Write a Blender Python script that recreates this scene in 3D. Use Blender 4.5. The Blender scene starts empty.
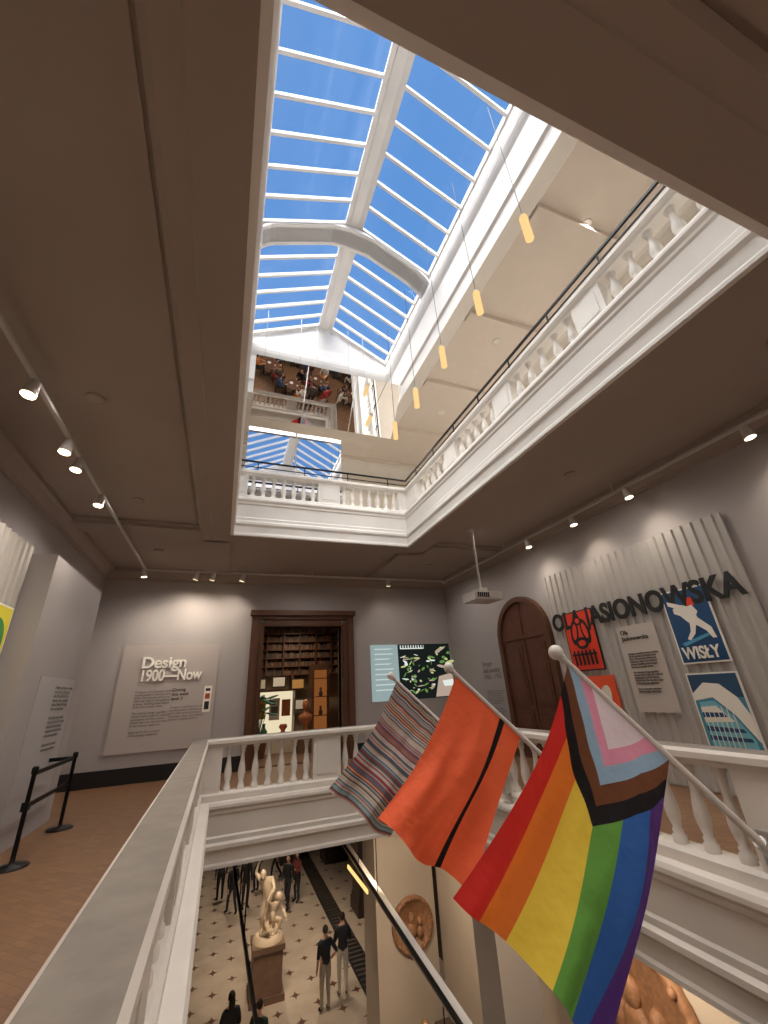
import bpy, math, random
from mathutils import Vector, Matrix, Quaternion, Euler
random.seed(7)
S=bpy.context.scene
S.view_settings.view_transform='Standard'
# ---------------------------------------------------------------- materials
def lin(c):
    o=[]
    for x in c:
        x/=255.0
        o.append(x/12.92 if x<=.04045 else ((x+.055)/1.055)**2.4)
    return (o[0],o[1],o[2],1)
def M(name,c,rough=.6,metal=0,noise=.0,scale=4,bump=0,emit=0):
    m=bpy.data.materials.new(name); m.use_nodes=True
    n=m.node_tree.nodes; l=m.node_tree.links; b=n['Principled BSDF']
    col=lin(c)
    b.inputs['Base Color'].default_value=col
    b.inputs['Roughness'].default_value=rough; b.inputs['Metallic'].default_value=metal
    if emit:
        b.inputs['Emission Color'].default_value=col; b.inputs['Emission Strength'].default_value=emit
    if noise or bump:
        tc=n.new('ShaderNodeTexCoord'); t=n.new('ShaderNodeTexNoise')
        t.inputs['Scale'].default_value=scale; t.inputs['Detail'].default_value=6
        l.new(tc.outputs['Object'],t.inputs['Vector'])
        r=n.new('ShaderNodeMapRange'); r.inputs[1].default_value=.25; r.inputs[2].default_value=.75
        r.inputs[3].default_value=1-noise; r.inputs[4].default_value=1+noise*.6
        l.new(t.outputs['Fac'],r.inputs[0])
        mx=n.new('ShaderNodeVectorMath'); mx.operation='SCALE'; mx.inputs[0].default_value=col[:3]
        l.new(r.outputs[0],mx.inputs['Scale']); l.new(mx.outputs[0],b.inputs['Base Color'])
        if bump:
            bp=n.new('ShaderNodeBump'); bp.inputs['Strength'].default_value=bump; bp.inputs['Distance'].default_value=.02
            l.new(t.outputs['Fac'],bp.inputs['Height']); l.new(bp.outputs[0],b.inputs['Normal'])
    return m
def EM(name,c,s=1.0):
    m=bpy.data.materials.new(name); m.use_nodes=True
    n=m.node_tree.nodes; n.clear(); e=n.new('ShaderNodeEmission'); o=n.new('ShaderNodeOutputMaterial')
    e.inputs[0].default_value=lin(c); e.inputs[1].default_value=s
    m.node_tree.links.new(e.outputs[0],o.inputs[0]); return m
white=M('white_paint',(238,234,228),.55,noise=.04,scale=2)
cream=M('cream_plaster',(230,223,212),.7,noise=.05,scale=1.5)
locream=M('dimmed_cream_paint',(208,199,188),.65,noise=.07,scale=2)  # cream with the weaker daylight of the lower level put into its colour
greyw=M('gallery_wall_paint',(171,165,163),.8,noise=.05,scale=1.2)
ceilm=M('ceiling_paint',(166,152,141),.85,noise=.05,scale=1.0)
stone=M('rail_stone',(122,112,102),.5,noise=.25,scale=7,bump=.1)
blackm=M('black_metal',(22,22,24),.4,.6)
skirt=M('dark_skirting',(22,20,20),.5)
alu=M('aluminium',(185,182,176),.35,.7)
polem=M('pole_paint',(214,206,200),.4)
wooddk=M('dark_oak',(92,58,38),.45,noise=.25,scale=6,bump=.15)
wooddoor=M('door_oak',(96,58,44),.5,noise=.25,scale=5,bump=.15)
corr=M('corrugated_sheet',(182,178,173),.55,.1,noise=.05,scale=3)
fixt=M('fixture_white',(200,196,190),.4)
marble=M('statue_marble',(226,202,172),.45,noise=.12,scale=5)
pedm=M('pedestal_stone',(120,92,74),.5,noise=.25,scale=5)
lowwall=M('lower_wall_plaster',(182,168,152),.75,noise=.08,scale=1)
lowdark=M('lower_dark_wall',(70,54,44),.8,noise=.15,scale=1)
def woodfloor():
    m=bpy.data.materials.new('parquet_floor'); m.use_nodes=True
    n=m.node_tree.nodes; l=m.node_tree.links; b=n['Principled BSDF']
    tc=n.new('ShaderNodeTexCoord'); mp=n.new('ShaderNodeMapping'); mp.inputs['Rotation'].default_value=(0,0,math.radians(45))
    br=n.new('ShaderNodeTexBrick'); br.inputs['Scale'].default_value=3.6; br.inputs['Mortar Size'].default_value=.006
    br.inputs['Color1'].default_value=lin((130,96,68)); br.inputs['Color2'].default_value=lin((110,80,56)); br.inputs['Mortar'].default_value=lin((80,57,42))
    l.new(tc.outputs['Object'],mp.inputs[0]); l.new(mp.outputs[0],br.inputs['Vector']); l.new(br.outputs[0],b.inputs['Base Color'])
    b.inputs['Roughness'].default_value=.38
    return m
parquet=woodfloor()
def tilefloor():
    m=bpy.data.materials.new('inlaid_marble_floor'); m.use_nodes=True
    n=m.node_tree.nodes; l=m.node_tree.links; b=n['Principled BSDF']
    tc=n.new('ShaderNodeTexCoord'); sp=n.new('ShaderNodeSeparateXYZ'); l.new(tc.outputs['Object'],sp.inputs[0])
    def mth(op,a,bv=None):
        k=n.new('ShaderNodeMath'); k.operation=op
        for i,x in enumerate((a,bv)):
            if x is None: continue
            if isinstance(x,(int,float)): k.inputs[i].default_value=x
            else: l.new(x,k.inputs[i])
        return k.outputs[0]
    def cell(s,off,r):
        u=mth('ABSOLUTE',mth('SUBTRACT',mth('FRACT',mth('ADD',mth('DIVIDE',sp.outputs[0],s),off)),.5))
        v=mth('ABSOLUTE',mth('SUBTRACT',mth('FRACT',mth('ADD',mth('DIVIDE',sp.outputs[1],s),off)),.5))
        d=mth('ADD',u,v); star=mth('LESS_THAN',d,r)
        arm=mth('LESS_THAN',mth('MULTIPLY',mth('ADD',u,.02),mth('ADD',v,.02)),.0042)
        arm=mth('MULTIPLY',arm,mth('LESS_THAN',d,r*2))
        return mth('MAXIMUM',star,arm)
    p=mth('MAXIMUM',cell(1.15,0,.1),cell(1.15,.5,.07))
    nz=n.new('ShaderNodeTexNoise'); nz.inputs['Scale'].default_value=1.6; nz.inputs['Detail'].default_value=8; l.new(tc.outputs['Object'],nz.inputs['Vector'])
    m0=n.new('ShaderNodeMix'); m0.data_type='RGBA'; l.new(nz.outputs['Fac'],m0.inputs[0]); m0.inputs[6].default_value=lin((168,148,128)); m0.inputs[7].default_value=lin((214,196,174))
    mx=n.new('ShaderNodeMix'); mx.data_type='RGBA'; l.new(p,mx.inputs[0])
    l.new(m0.outputs[2],mx.inputs[6]); mx.inputs[7].default_value=lin((100,68,52))
    l.new(mx.outputs[2],b.inputs['Base Color']); b.inputs['Roughness'].default_value=.35
    return m
tilem=tilefloor()
_c={}
def C(r,g,b,rough=.6):
    k=(r,g,b,rough)
    if k not in _c: _c[k]=M('paint_%d_%d_%d'%(r,g,b),(r,g,b),rough)
    return _c[k]
# ---------------------------------------------------------------- mesh builder
class MB:
    def __init__(s): s.v=[];s.f=[];s.mi=[];s.sm=[];s.mats=[]
    def add(s,vs,fs,mat,sm=False):
        if mat not in s.mats: s.mats.append(mat)
        i=s.mats.index(mat); o=len(s.v); s.v+= [tuple(x) for x in vs]
        for f in fs: s.f.append([o+a for a in f]); s.mi.append(i); s.sm.append(sm)
    def box(s,x0,x1,y0,y1,z0,z1,mat):
        v=[(x,y,z) for z in(z0,z1) for y in(y0,y1) for x in(x0,x1)]
        s.add(v,[(0,2,3,1),(4,5,7,6),(0,1,5,4),(2,6,7,3),(0,4,6,2),(1,3,7,5)],mat)
    def ring(s,r,prof,mat,up=None):
        x0,x1,y0,y1=r; v=[]
        for o,z in prof: v+=[(x0+o,y0+o,z),(x1-o,y0+o,z),(x1-o,y1-o,z),(x0+o,y1-o,z)]
        n=len(prof)
        for i in range(n):
            j=(i+1)%n; fs=[(i*4+k,i*4+(k+1)%4,j*4+(k+1)%4,j*4+k) for k in range(4)]
            mm=mat
            if up and abs(prof[i][1]-prof[j][1])<.001 and prof[i][1]>max(p[1] for p in prof)-.02: mm=up
            s._addf(v if i==0 else None,fs,mm)
    def _addf(s,v,fs,mat):
        if v is not None: s._o=len(s.v); s.v+=[tuple(x) for x in v]
        if mat not in s.mats: s.mats.append(mat)
        i=s.mats.index(mat)
        for f in fs: s.f.append([s._o+a for a in f]); s.mi.append(i); s.sm.append(False)
    def tube(s,p0,p1,r0,r1,mat,seg=10,sm=True):
        p0=Vector(p0);p1=Vector(p1); q=(p1-p0).to_track_quat('Z','Y'); v=[]
        for p,r in((p0,r0),(p1,r1)):
            for k in range(seg):
                a=2*math.pi*k/seg; v.append(p+q@Vector((r*math.cos(a),r*math.sin(a),0)))
        s.add(v,[(k,(k+1)%seg,seg+(k+1)%seg,seg+k) for k in range(seg)],mat,sm)
        s.add(v[:seg],[list(range(seg))[::-1]],mat); s.add(v[seg:],[list(range(seg))],mat)
    def lathe(s,c,prof,mat,seg=12,q=None):
        v=[];c=Vector(c)
        for r,z in prof:
            for k in range(seg):
                a=2*math.pi*k/seg; p=Vector((r*math.cos(a),r*math.sin(a),z))
                v.append(c+(q@p if q else p))
        f=[]
        for i in range(len(prof)-1):
            for k in range(seg): f.append((i*seg+k,i*seg+(k+1)%seg,(i+1)*seg+(k+1)%seg,(i+1)*seg+k))
        s.add(v,f,mat,True); 
        s.add(v[:seg],[list(range(seg))[::-1]],mat); s.add(v[-seg:],[list(range(seg))],mat)
    def ball(s,c,r,mat,seg=14,rings=9,q=None):
        if not hasattr(r,'__len__'): r=(r,r,r)
        v=[];f=[];c=Vector(c)
        for i in range(rings+1):
            t=math.pi*i/rings
            for k in range(seg):
                a=2*math.pi*k/seg; p=Vector((r[0]*math.sin(t)*math.cos(a),r[1]*math.sin(t)*math.sin(a),r[2]*math.cos(t)))
                v.append(c+(q@p if q else p))
        for i in range(rings):
            for k in range(seg): f.append((i*seg+k,(i+1)*seg+k,(i+1)*seg+(k+1)%seg,i*seg+(k+1)%seg))
        s.add(v,f,mat,True)
    def prism(s,pts,d,mat,back=True):
        n=len(pts); d=Vector(d); a=[Vector(p) for p in pts]; b=[p+d for p in a]
        s.add(a+b,[list(range(n)),list(range(n,2*n))[::-1]]+[(k,n+k,n+(k+1)%n,(k+1)%n) for k in range(n)],mat)
    def obj(s,name,parent=None,recalc=False):
        me=bpy.data.meshes.new(name); me.from_pydata(s.v,[],s.f)
        for m in s.mats: me.materials.append(m)
        for i,p in enumerate(me.polygons): p.material_index=s.mi[i]; p.use_smooth=s.sm[i]
        me.update()
        if recalc:
            import bmesh; bm=bmesh.new(); bm.from_mesh(me); bmesh.ops.recalc_face_normals(bm,faces=bm.faces); bm.to_mesh(me); bm.free()
        o=bpy.data.objects.new(name,me); S.collection.objects.link(o)
        if parent: o.parent=parent
        return o
# ---------------------------------------------------------------- dimensions
XL,XR,YN,YB=-3.1,6.8,-4.0,12.0
LO=(-.08,4.0,.88,8.75)     # lower opening
UO=(-.12,4.0,.76,8.55)      # upper opening
# ---- floors / slabs
def slab(mb,o,z0,z1,mt,mbm,x0=XL,x1=XR,y0=YN,y1=YB):
    for a in((x0,o[0],y0,y1),(o[1],x1,y0,y1),(o[0],o[1],y0,o[2]),(o[0],o[1],o[3],y1)):
        zm=z1-.03
        mb.box(a[0],a[1],a[2],a[3],z0,zm,mbm); mb.box(a[0],a[1],a[2],a[3],zm,z1,mt)
b=MB(); slab(b,LO,-.87,0,parquet,cream); b.obj('floor')
b=MB(); b.box(-6,12,-4,30,-6.7,-6.5,tilem); b.box(4.75,5.35,13.6,29,-6.498,-6.47,skirt)
for i in range(60): b.box(4.8,5.3,13.8+i*.25,13.88+i*.25,-6.47,-6.45,C(90,78,66))
b.obj('floor_lower_hall')
uppar=M('upper_floor',(190,180,168),.6,noise=.06,scale=3)
b=MB()
slab(b,UO,4.9,5.7,uppar,ceilm)
b.ring(UO,[(-.62,4.95),(-.62,4.85),(-.56,4.80),(-.40,4.80),(-.38,4.785),(-.02,4.785),(-.02,4.95)],ceilm)
b.ring(UO,[(-.75,4.95),(-.75,4.88),(-.66,4.88),(-.66,4.95)],ceilm)
for x in((-.74,-.12),(4.0,4.62)):
    b.box(x[0],x[1],9.0,YB,4.8,4.95,ceilm); b.box(x[0],x[1],YN,.2,4.8,4.95,ceilm)
for x in((XL,-.7),(4.6,XR)):
    for y in(8.45,-.2): b.box(x[0],x[1],y,y+.55,4.8,4.95,ceilm); b.box(x[0],x[1],y-.12,y+.67,4.86,4.95,ceilm)
b.obj('ceiling')
# fascias
def fascia(o,zt,zb,name,mat):
    b=MB(); h=zt-zb; k=.015
    b.ring(o,[(-.2,zt+.01),(.03+k,zt+.01),(.05+k,zt-.03),(.05+k,zt-.07),(.02+k,zt-.11),(.02+k,zt-.15),(k,zt-.18),(k,zt-.52*h),(.02+k,zt-.55*h),(.02+k,zt-.62*h),(.05+k,zt-.66*h),(.05+k,zt-.72*h),(.015+k,zt-.77*h),(.015+k,zb+.06),(.03+k,zb+.03),(.03+k,zb-.012),(-.019,zb-.012),(-.019,zb+.02),(-.2,zb+.02)],mat)
    return b.obj(name,recalc=True)
fascia(LO,0,-.87,'trim_1',locream)
fascia(UO,5.7,4.8,'trim_2',white)
# ---- balustrades
BP=[(.062,0),(.062,.05),(.045,.06),(.05,.085),(.036,.10),(.058,.17),(.066,.22),(.056,.29),(.036,.39),(.03,.46),(.036,.49),(.046,.50),(.038,.53),(.058,.55),(.058,.60)]
def balustrade(name,o,z,H,mat,rail,gx,gy,rods=False):
    b=MB(); hp=.13; hr=.12
    b.ring(o,[(-.34,z),(-.08,z),(-.08,z+hp-.03),(-.11,z+hp),(-.31,z+hp),(-.34,z+hp-.03)],mat)
    zr=z+H-hr
    b.ring(o,[(-.31,zr-.02),(-.11,zr-.02),(-.09,zr+.02),(-.05,zr+.04),(-.05,zr+.09),(-.07,zr+hr),(-.30,zr+hr),(-.33,zr+.09),(-.33,zr+.04)],mat,rail)
    cx=.2; hb=H-hp-hr
    prof=[(r,zz*hb/.60) for r,zz in BP]
    def run(groups,lo,hi,fn,axis):
        edges=[lo-.3]
        for g0,g1,n in groups:
            edges+= [g0,g1]
            for k in range(n):
                t=g0+(k+.5)*(g1-g0)/n
                b.lathe(fn(t,z+hp),prof,mat,12)
        edges.append(hi+.3)
        for i in range(0,len(edges),2):
            a,c=edges[i],edges[i+1]
            p,q=fn(a,0),fn(c,0)
            if axis=='x': b.box(a,c,p[1]-.09,p[1]+.09,z+hp-.01,zr+.01,mat); b.box(a+.08,c-.08,p[1]-.10,p[1]+.10,z+hp+.08,zr-.08,mat)
            else: b.box(p[0]-.09,p[0]+.09,a,c,z+hp-.01,zr+.01,mat); b.box(p[0]-.10,p[0]+.10,a+.08,c-.08,z+hp+.08,zr-.08,mat)
    run(gy,o[2],o[3],lambda t,zz:(o[0]-cx,t,zz),'y'); run(gy,o[2],o[3],lambda t,zz:(o[1]+cx,t,zz),'y')
    run(gx,o[0],o[1],lambda t,zz:(t,o[2]-cx,zz),'x'); run(gx,o[0],o[1],lambda t,zz:(t,o[3]+cx,zz),'x')
    if rods:
        for dz,w in((.10,.018),(.24,.035)): b.ring(o,[(-.13-w/2,z+H+dz),(-.13+w/2,z+H+dz),(-.13+w/2,z+H+dz+w),(-.13-w/2,z+H+dz+w)],blackm)
        for t in [1.2+.97*k for k in range(8)]:
            for x in(o[0]-.13,o[1]+.13): b.box(x-.01,x+.01,t,t+.02,z+H-.01,z+H+.25,blackm)
        for t in (.3,1.4,2.5,3.6): b.box(t,t+.02,o[3]+.12,o[3]+.14,z+H-.01,z+H+.25,blackm)
    else:
        b.box(o[0]-.41,o[0]-.335,2.85,8.6,z+.72,z+.8,stone); b.box(o[0]-.36,o[0]-.32,2.9,8.6,z+.13,z+.72,stone)
    return b.obj(name,recalc=True)
GY=[(.95,2.29,5),(2.76,4.2,5),(4.7,6.1,5),(6.56,8.0,5)]
GX=[(.12,1.76,7),(2.3,3.88,7)]
balustrade('balustrade',LO,0,.96,locream,stone,GX,GY)
balustrade('balustrade',UO,5.7,.78,white,white,GX,GY,True)
# ---- walls
DX0,DX1,DZ=.95,3.15,3.4
b=MB(); b.box(XL,DX0,YB,YB+.3,0,4.95,greyw); b.box(DX1,XR,YB,YB+.3,0,4.95,greyw); b.box(DX0,DX1,YB,YB+.3,DZ,4.95,greyw); b.obj('wall_back')
b=MB(); b.box(XL-.3,XL,YN,YB+.3,0,4.95,greyw); b.obj('wall_left')
b=MB(); b.box(XR,XR+.3,YN,YB+.3,0,4.95,greyw); b.obj('wall_right')
b=MB(); b.box(XL-.3,XR+.3,YN-.3,YN,0,4.95,greyw); b.obj('wall_front')
b=MB(); b.ring((XL,XR,YN,YB),[(0,4.6),(.04,4.6),(.05,4.68),(.14,4.8),(.2,4.82),(.2,4.92),(0,4.92)],ceilm); b.obj('trim_3',recalc=True)
b=MB(); b.box(XL,.61,YB-.03,YB,0,.32,skirt); b.box(3.52,XR,YB-.03,YB,0,.32,skirt); b.obj('baseboard_back')
b=MB(); b.box(XR-.03,XR,YN,7.3,0,.32,skirt); b.box(XR-.03,XR,9.3,YB-.03,0,.32,skirt); b.obj('baseboard_right')
# upper storey
b=MB()
b.box(XL-.3,XL,YN,YB+.3,5.7,9.3,cream); b.obj('wall_upper_left')
b=MB(); b.box(XR,XR+.3,YN,YB+.3,5.7,9.3,cream)
for y in range(0,11,2): b.box(XR-.04,XR,y+.2,y+.3,5.7,8.9,cream)
b.obj('wall_upper_right')
b=MB(); b.box(XL-.3,XR+.3,YB,YB+.3,5.7,9.3,cream); b.obj('wall_upper_back')
b=MB(); b.box(XL-.3,XR+.3,YN-.3,YN,5.7,9.3,cream); b.obj('wall_upper_front')
b=MB(); LX=-.22; WO=(LX,3.95,.85,8.95)
upc=M('upper_ceiling_paint',(226,216,206),.8,noise=.03)
slab(b,WO,9.1,9.3,white,upc)
b.ring((XL,XR,YN,YB),[(0,8.7),(.06,8.7),(.1,8.85),(.3,9.0),(.35,9.1),(0,9.1)],white)
b.ring(WO,[(-.35,9.12),(-.35,9.06),(-.3,9.0),(-.02,9.0),(-.02,9.12)],white)
for k in range(5): b.box(4.3,XR,.6+k*2.2,.85+k*2.2,8.98,9.12,upc)
b.ring((-2.6,6.3,YN+.5,11.5),[(-.06,9.12),(-.06,9.05),(.06,9.05),(.06,9.12)],upc)
b.obj('ceiling_upper',recalc=True)
b=MB(); k=.02
b.ring(WO,[(-.02,8.98),(k,8.98),(k,9.35),(.05+k,9.4),(.05+k,9.55),(k,9.6),(k,10.25),(.05+k,10.33),(.08+k,10.4),(.1+k,10.5),(.1+k,10.62),(.04+k,10.75),(.02+k,11.05),(-.3,11.05),(-.3,9.31),(-.02,9.31)],white)
b.obj('trim_4',recalc=True)
# ---- skylight
RX,RZ,EZ=1.96,12.1,11.0
b=MB()
def bar(y,w=.055):
    for sx in(LX,3.95):
        dx=RX-sx; L=math.hypot(dx,RZ-EZ); n=Vector((-(RZ-EZ)/L*(1 if dx>0 else -1),0,abs(dx)/L))
        p=[Vector((sx,y-w/2,EZ)),Vector((RX,y-w/2,RZ))]
        b.prism([p[0]-n*.05,p[1]-n*.05,p[1]+n*.04,p[0]+n*.04],(0,w,0),white)
ys=[1.44+.545*k for k in range(8)]+[6.62+.47*k for k in range(5)]
for y in ys: bar(y)
for y in(.93,5.8,6.22,8.9): bar(y,.12)
b.box(RX-.1,RX+.1,.85,8.95,RZ-.16,RZ+.04,white)
for s in(-1,1):
    b.prism([(RX+s*.1,.85,RZ-.06),(RX+s*.22,.85,RZ-.06-.07),(RX+s*.22,.85,RZ-.13-.06),(RX+s*.1,.85,RZ-.14)],(0,8.1,0),white)
b.box(LX-.1,LX+.06,.85,8.95,EZ-.02,EZ+.12,white); b.box(3.87,4.05,.85,8.95,EZ-.02,EZ+.12,white)
arc=[];top=[]
for k in range(33):
    t=k/32; x=LX+.02+(3.91-LX)*t; zt=EZ+.05+(RZ-EZ)*((x-LX)/(RX-LX) if x<RX else (3.95-x)/(3.95-RX))
    arc.append((x,min(EZ-.35+1.15*math.sin(math.pi*t)**.7,zt-.14))); top.append((x,zt))
for k in range(32):
    (xa,za),(xb,zb)=arc[k],arc[k+1]; ta,tb=top[k][1],top[k+1][1]
    b.prism([(xa,5.84,za),(xb,5.84,zb),(xb,5.84,tb),(xa,5.84,ta)],(0,.34,0),white)
    b.prism([(xa,5.76,za),(xb,5.76,zb),(xb,5.76,zb+.1),(xa,5.76,za+.1)],(0,.5,0),white)
for yy in(.6,8.93): b.prism([(LX,yy,EZ-.1),(3.95,yy,EZ-.1),(RX,yy,RZ)],(0,.25,0),white)
b.obj('skylight_frame',recalc=True)
gl=bpy.data.materials.new('roof_glass'); gl.use_nodes=True
n=gl.node_tree.nodes; n.clear(); tr=n.new('ShaderNodeBsdfTransparent'); gs=n.new('ShaderNodeBsdfGlossy'); gs.inputs['Roughness'].default_value=.05
mx=n.new('ShaderNodeMixShader'); mx.inputs[0].default_value=.05; ou=n.new('ShaderNodeOutputMaterial')
gl.node_tree.links.new(tr.outputs[0],mx.inputs[1]); gl.node_tree.links.new(gs.outputs[0],mx.inputs[2]); gl.node_tree.links.new(mx.outputs[0],ou.inputs[0])
b=MB(); b.add([(LX,.85,EZ),(RX,.85,RZ),(RX,8.95,RZ),(LX,8.95,EZ)],[(0,1,2,3)],gl); b.add([(3.95,.85,EZ),(RX,.85,RZ),(RX,8.95,RZ),(3.95,8.95,EZ)],[(0,1,2,3)],gl)
b.obj('window_1')
# ---- hanging mirrors
mir=M('mirror_glass',(240,240,240),.01,1.0)
b=MB()
for i in range(3):
    x0=.03+i*1.29; x1=x0+1.265
    p0=Vector((x0,8.85,8.17)); p1=Vector((x0,7.85,9.27)); n=Vector((0,1.1,1.0)).normalized()
    b.prism([p0,p0+Vector((x1-x0,0,0)),p1+Vector((x1-x0,0,0)),p1],n*.02,mir)
    b.prism([p0+n*.021,p0+Vector((x1-x0,0,0))+n*.021,p1+Vector((x1-x0,0,0))+n*.021,p1+n*.021],n*.03,alu)
    for xx in(x0+.2,x1-.2): b.tube((xx,7.9,9.32),(xx,7.9,10.9),.006,.006,alu,6)
b.obj('hanging_mirror',recalc=True)
b=MB()
for i in range(2):
    x0=.02+i*1.25; b.box(x0,x0+1.22,9.2,9.22,5.85,8.1,mir); b.box(x0,x0+1.22,9.221,9.26,5.7,8.1,alu)
b.obj('mirror_screen')
# ---- pendants
glow=EM('pendant_glow',(255,214,146),1.05)
for k in range(6):
    y=2.56+1.28*k
    if y>8.6: break
    b=MB(); b.tube((3.5,y,7.33),(3.5,y,7.82),.06,.06,glow,16); b.tube((3.5,y,7.82),(3.5,y,7.85),.062,.045,alu,16); b.tube((3.5,y,7.85),(3.5,y,11.1),.006,.006,blackm,6)
    b.obj('pendant_lamp')
# ---- doorway frame
b=MB()
b.box(.61,.78,YB-.12,YB,0,3.62,wooddk); b.box(.78,.95,YB-.07,YB+.28,0,3.5,wooddk); b.box(.86,.9,YB-.1,YB,0,3.45,wooddk)
b.box(3.35,3.52,YB-.12,YB,0,3.62,wooddk); b.box(3.15,3.35,YB-.07,YB+.28,0,3.5,wooddk); b.box(3.2,3.24,YB-.1,YB,0,3.45,wooddk)
b.box(.61,3.52,YB-.12,YB,3.6,3.7,wooddk); b.box(.56,3.57,YB-.2,YB,3.7,3.84,wooddk); b.box(.95,3.15,YB-.07,YB+.28,3.4,3.6,wooddk); b.box(.9,3.2,YB-.1,YB,3.42,3.46,wooddk)
b.obj('door_1')
# room beyond
dk=M('dim_room_wall',(150,124,100),.8); 
b=MB(); b.box(-.6,-.5,12.3,17,0,4.5,dk); b.box(5,5.1,12.3,17,0,4.5,dk); b.box(-.6,5.1,17,17.1,0,4.5,dk); b.box(-.6,5.1,12.3,17,4.4,4.5,dk)
b.obj('wall_beyond_door')
b=MB(); b.box(-.6,5.1,12.3,17.1,-.58,0,parquet); b.obj('floor_beyond_door')
b=MB(); bk=[C(96,60,42),C(120,92,62),C(70,52,42),C(108,82,56),C(84,46,34),C(60,64,60)]
for i in range(7): b.box(.2,4.6,16.5,16.95,2.3+i*.3,2.33+i*.3,wooddk)
for i in range(8): b.box(.2+i*.62,.24+i*.62,16.5,16.95,2.3,4.15,wooddk)
for i in range(3): b.box(.2+i*2.2,.3+i*2.2,16.5,16.95,0,2.3,wooddk)
for r in range(6):
    x=.25
    while x<4.55:
        w=random.uniform(.03,.09); b.box(x,x+w*.9,16.6,16.9,2.33+r*.3,2.33+r*.3+random.uniform(.15,.25),random.choice(bk)); x+=w
b.obj('bookcase')
litw=EM('lit_case_back',(245,228,190),.9); litr=EM('lit_niche',(190,116,60),.4); wht=C(240,236,226)
b=MB(); b.box(1.0,2.3,14.6,15.2,0,.5,C(225,212,186)); b.box(1.0,2.3,15.15,15.2,.5,1.75,litw); b.box(1.0,2.3,14.6,15.2,1.75,1.81,wooddk)
for x in(1.0,2.27): b.box(x,x+.03,14.6,15.2,.5,1.75,wooddk)
b.box(1.1,1.4,15.1,15.14,.95,1.6,C(240,200,70)); b.box(1.15,1.35,15.08,15.1,1.15,1.4,C(190,120,50)); b.box(1.52,1.85,15.1,15.14,.9,1.55,C(250,250,245)); b.box(1.58,1.8,15.08,15.1,1.1,1.3,C(120,116,110)); b.box(1.92,2.2,15.1,15.14,1.0,1.5,C(224,140,80))
b.lathe((1.35,14.8,.5),[(.08,0),(.12,.1),(.05,.2),(.04,.3),(.07,.33)],C(60,110,80),14); b.lathe((1.95,14.8,.5),[(.1,0),(.06,.1),(.14,.2),(.1,.28)],C(190,90,50),14)
b.obj('display_case')
b=MB(); b.box(3.0,3.65,15.6,16.2,0,2.6,wooddk); b.box(3.1,3.55,15.58,15.6,.3,2.4,litr)
for z in(.9,1.5,2.1): b.box(3.1,3.55,15.5,15.6,z,z+.03,wooddk)
for z in(.9,1.5): b.lathe((3.32,15.54,z+.03),[(.05,0),(.08,.08),(.03,.2),(.05,.28)],C(80,60,50),12)
b.obj('display_cabinet')
b=MB()
for i,(x,z,c) in enumerate(((1.0,1.85,(210,200,180)),(1.7,1.9,(240,236,224)),(2.4,1.8,(220,170,100)),(2.45,1.1,(236,230,220)))):
    b.box(x,x+.5,16.45,16.49,z,z+.38,C(40,34,30)); b.box(x+.04,x+.46,16.44,16.45,z+.04,z+.34,C(*c))
b.obj('framed_prints')
b=MB(); b.lathe((1.1,13.9,0),[(.22,0),(.26,.3),(.28,.42)],C(120,80,60),16)
for k in range(16):
    a=k*2.4; L=.5+.3*random.random(); p=Vector((1.1,13.9,.4)); q1=p+Vector((math.cos(a)*.22,math.sin(a)*.22,L*1.5)); q2=q1+Vector((math.cos(a)*.3,math.sin(a)*.3,.1-.2*random.random()))
    b.tube(p,q1,.012,.008,C(40,90,60),5); b.ball(q1.lerp(q2,.5),(.2,.07,.03),C(44,110,84),8,6,(q2-q1).to_track_quat('X','Z'))
b.obj('potted_plant')
b=MB(); b.box(2.3,2.8,13.9,14.4,0,.55,C(120,92,70)); b.lathe((2.55,14.15,.55),[(.12,0),(.08,.08),(.07,.2),(.2,.34),(.22,.45),(.08,.55),(.07,.62)],C(190,120,74),14); b.ball((2.55,14.15,1.31),(.11,.13,.16),C(190,120,74)); b.ball((2.55,14.02,1.3),(.02,.03,.03),C(190,120,74))
b.obj('portrait_bust')
# arched door on right wall
b=MB(); cy,zs=8.3,2.6
def archpts(r,zs,x,n=20): return [(x,cy+r,0)]+[(x,cy+r*math.cos(math.pi*k/n),zs+r*math.sin(math.pi*k/n)) for k in range(n+1)]+[(x,cy-r,0)]
b.prism(archpts(.82,zs,XR-.05),(.05,0,0),wooddoor)
A=archpts(.95,zs,0);B=archpts(.82,zs,0)
for k in range(len(A)-1):
    b.prism([(XR-.12,A[k][1],A[k][2]),(XR-.12,A[k+1][1],A[k+1][2]),(XR-.12,B[k+1][1],B[k+1][2]),(XR-.12,B[k][1],B[k][2])],(.12,0,0),wooddk)
b.box(XR-.08,XR-.04,cy-.02,cy+.02,0,3.4,wooddk); b.box(XR-.08,XR-.04,cy-.82,cy+.82,2.55,2.63,wooddk)
for s in(-1,1):
    for z0,z1 in((.2,.95),(1.1,2.4)):
        y0,y1=sorted((cy+s*.12,cy+s*.7)); b.box(XR-.075,XR-.04,y0,y1,z0,z1,wooddk); b.box(XR-.09,XR-.06,y0+.07,y1-.07,z0+.07,z1-.07,wooddoor)
b.ball((XR-.1,cy+.08,1.05),.03,M('brass',(170,130,60),.3,1))
b.obj('door_2',recalc=True)
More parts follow.
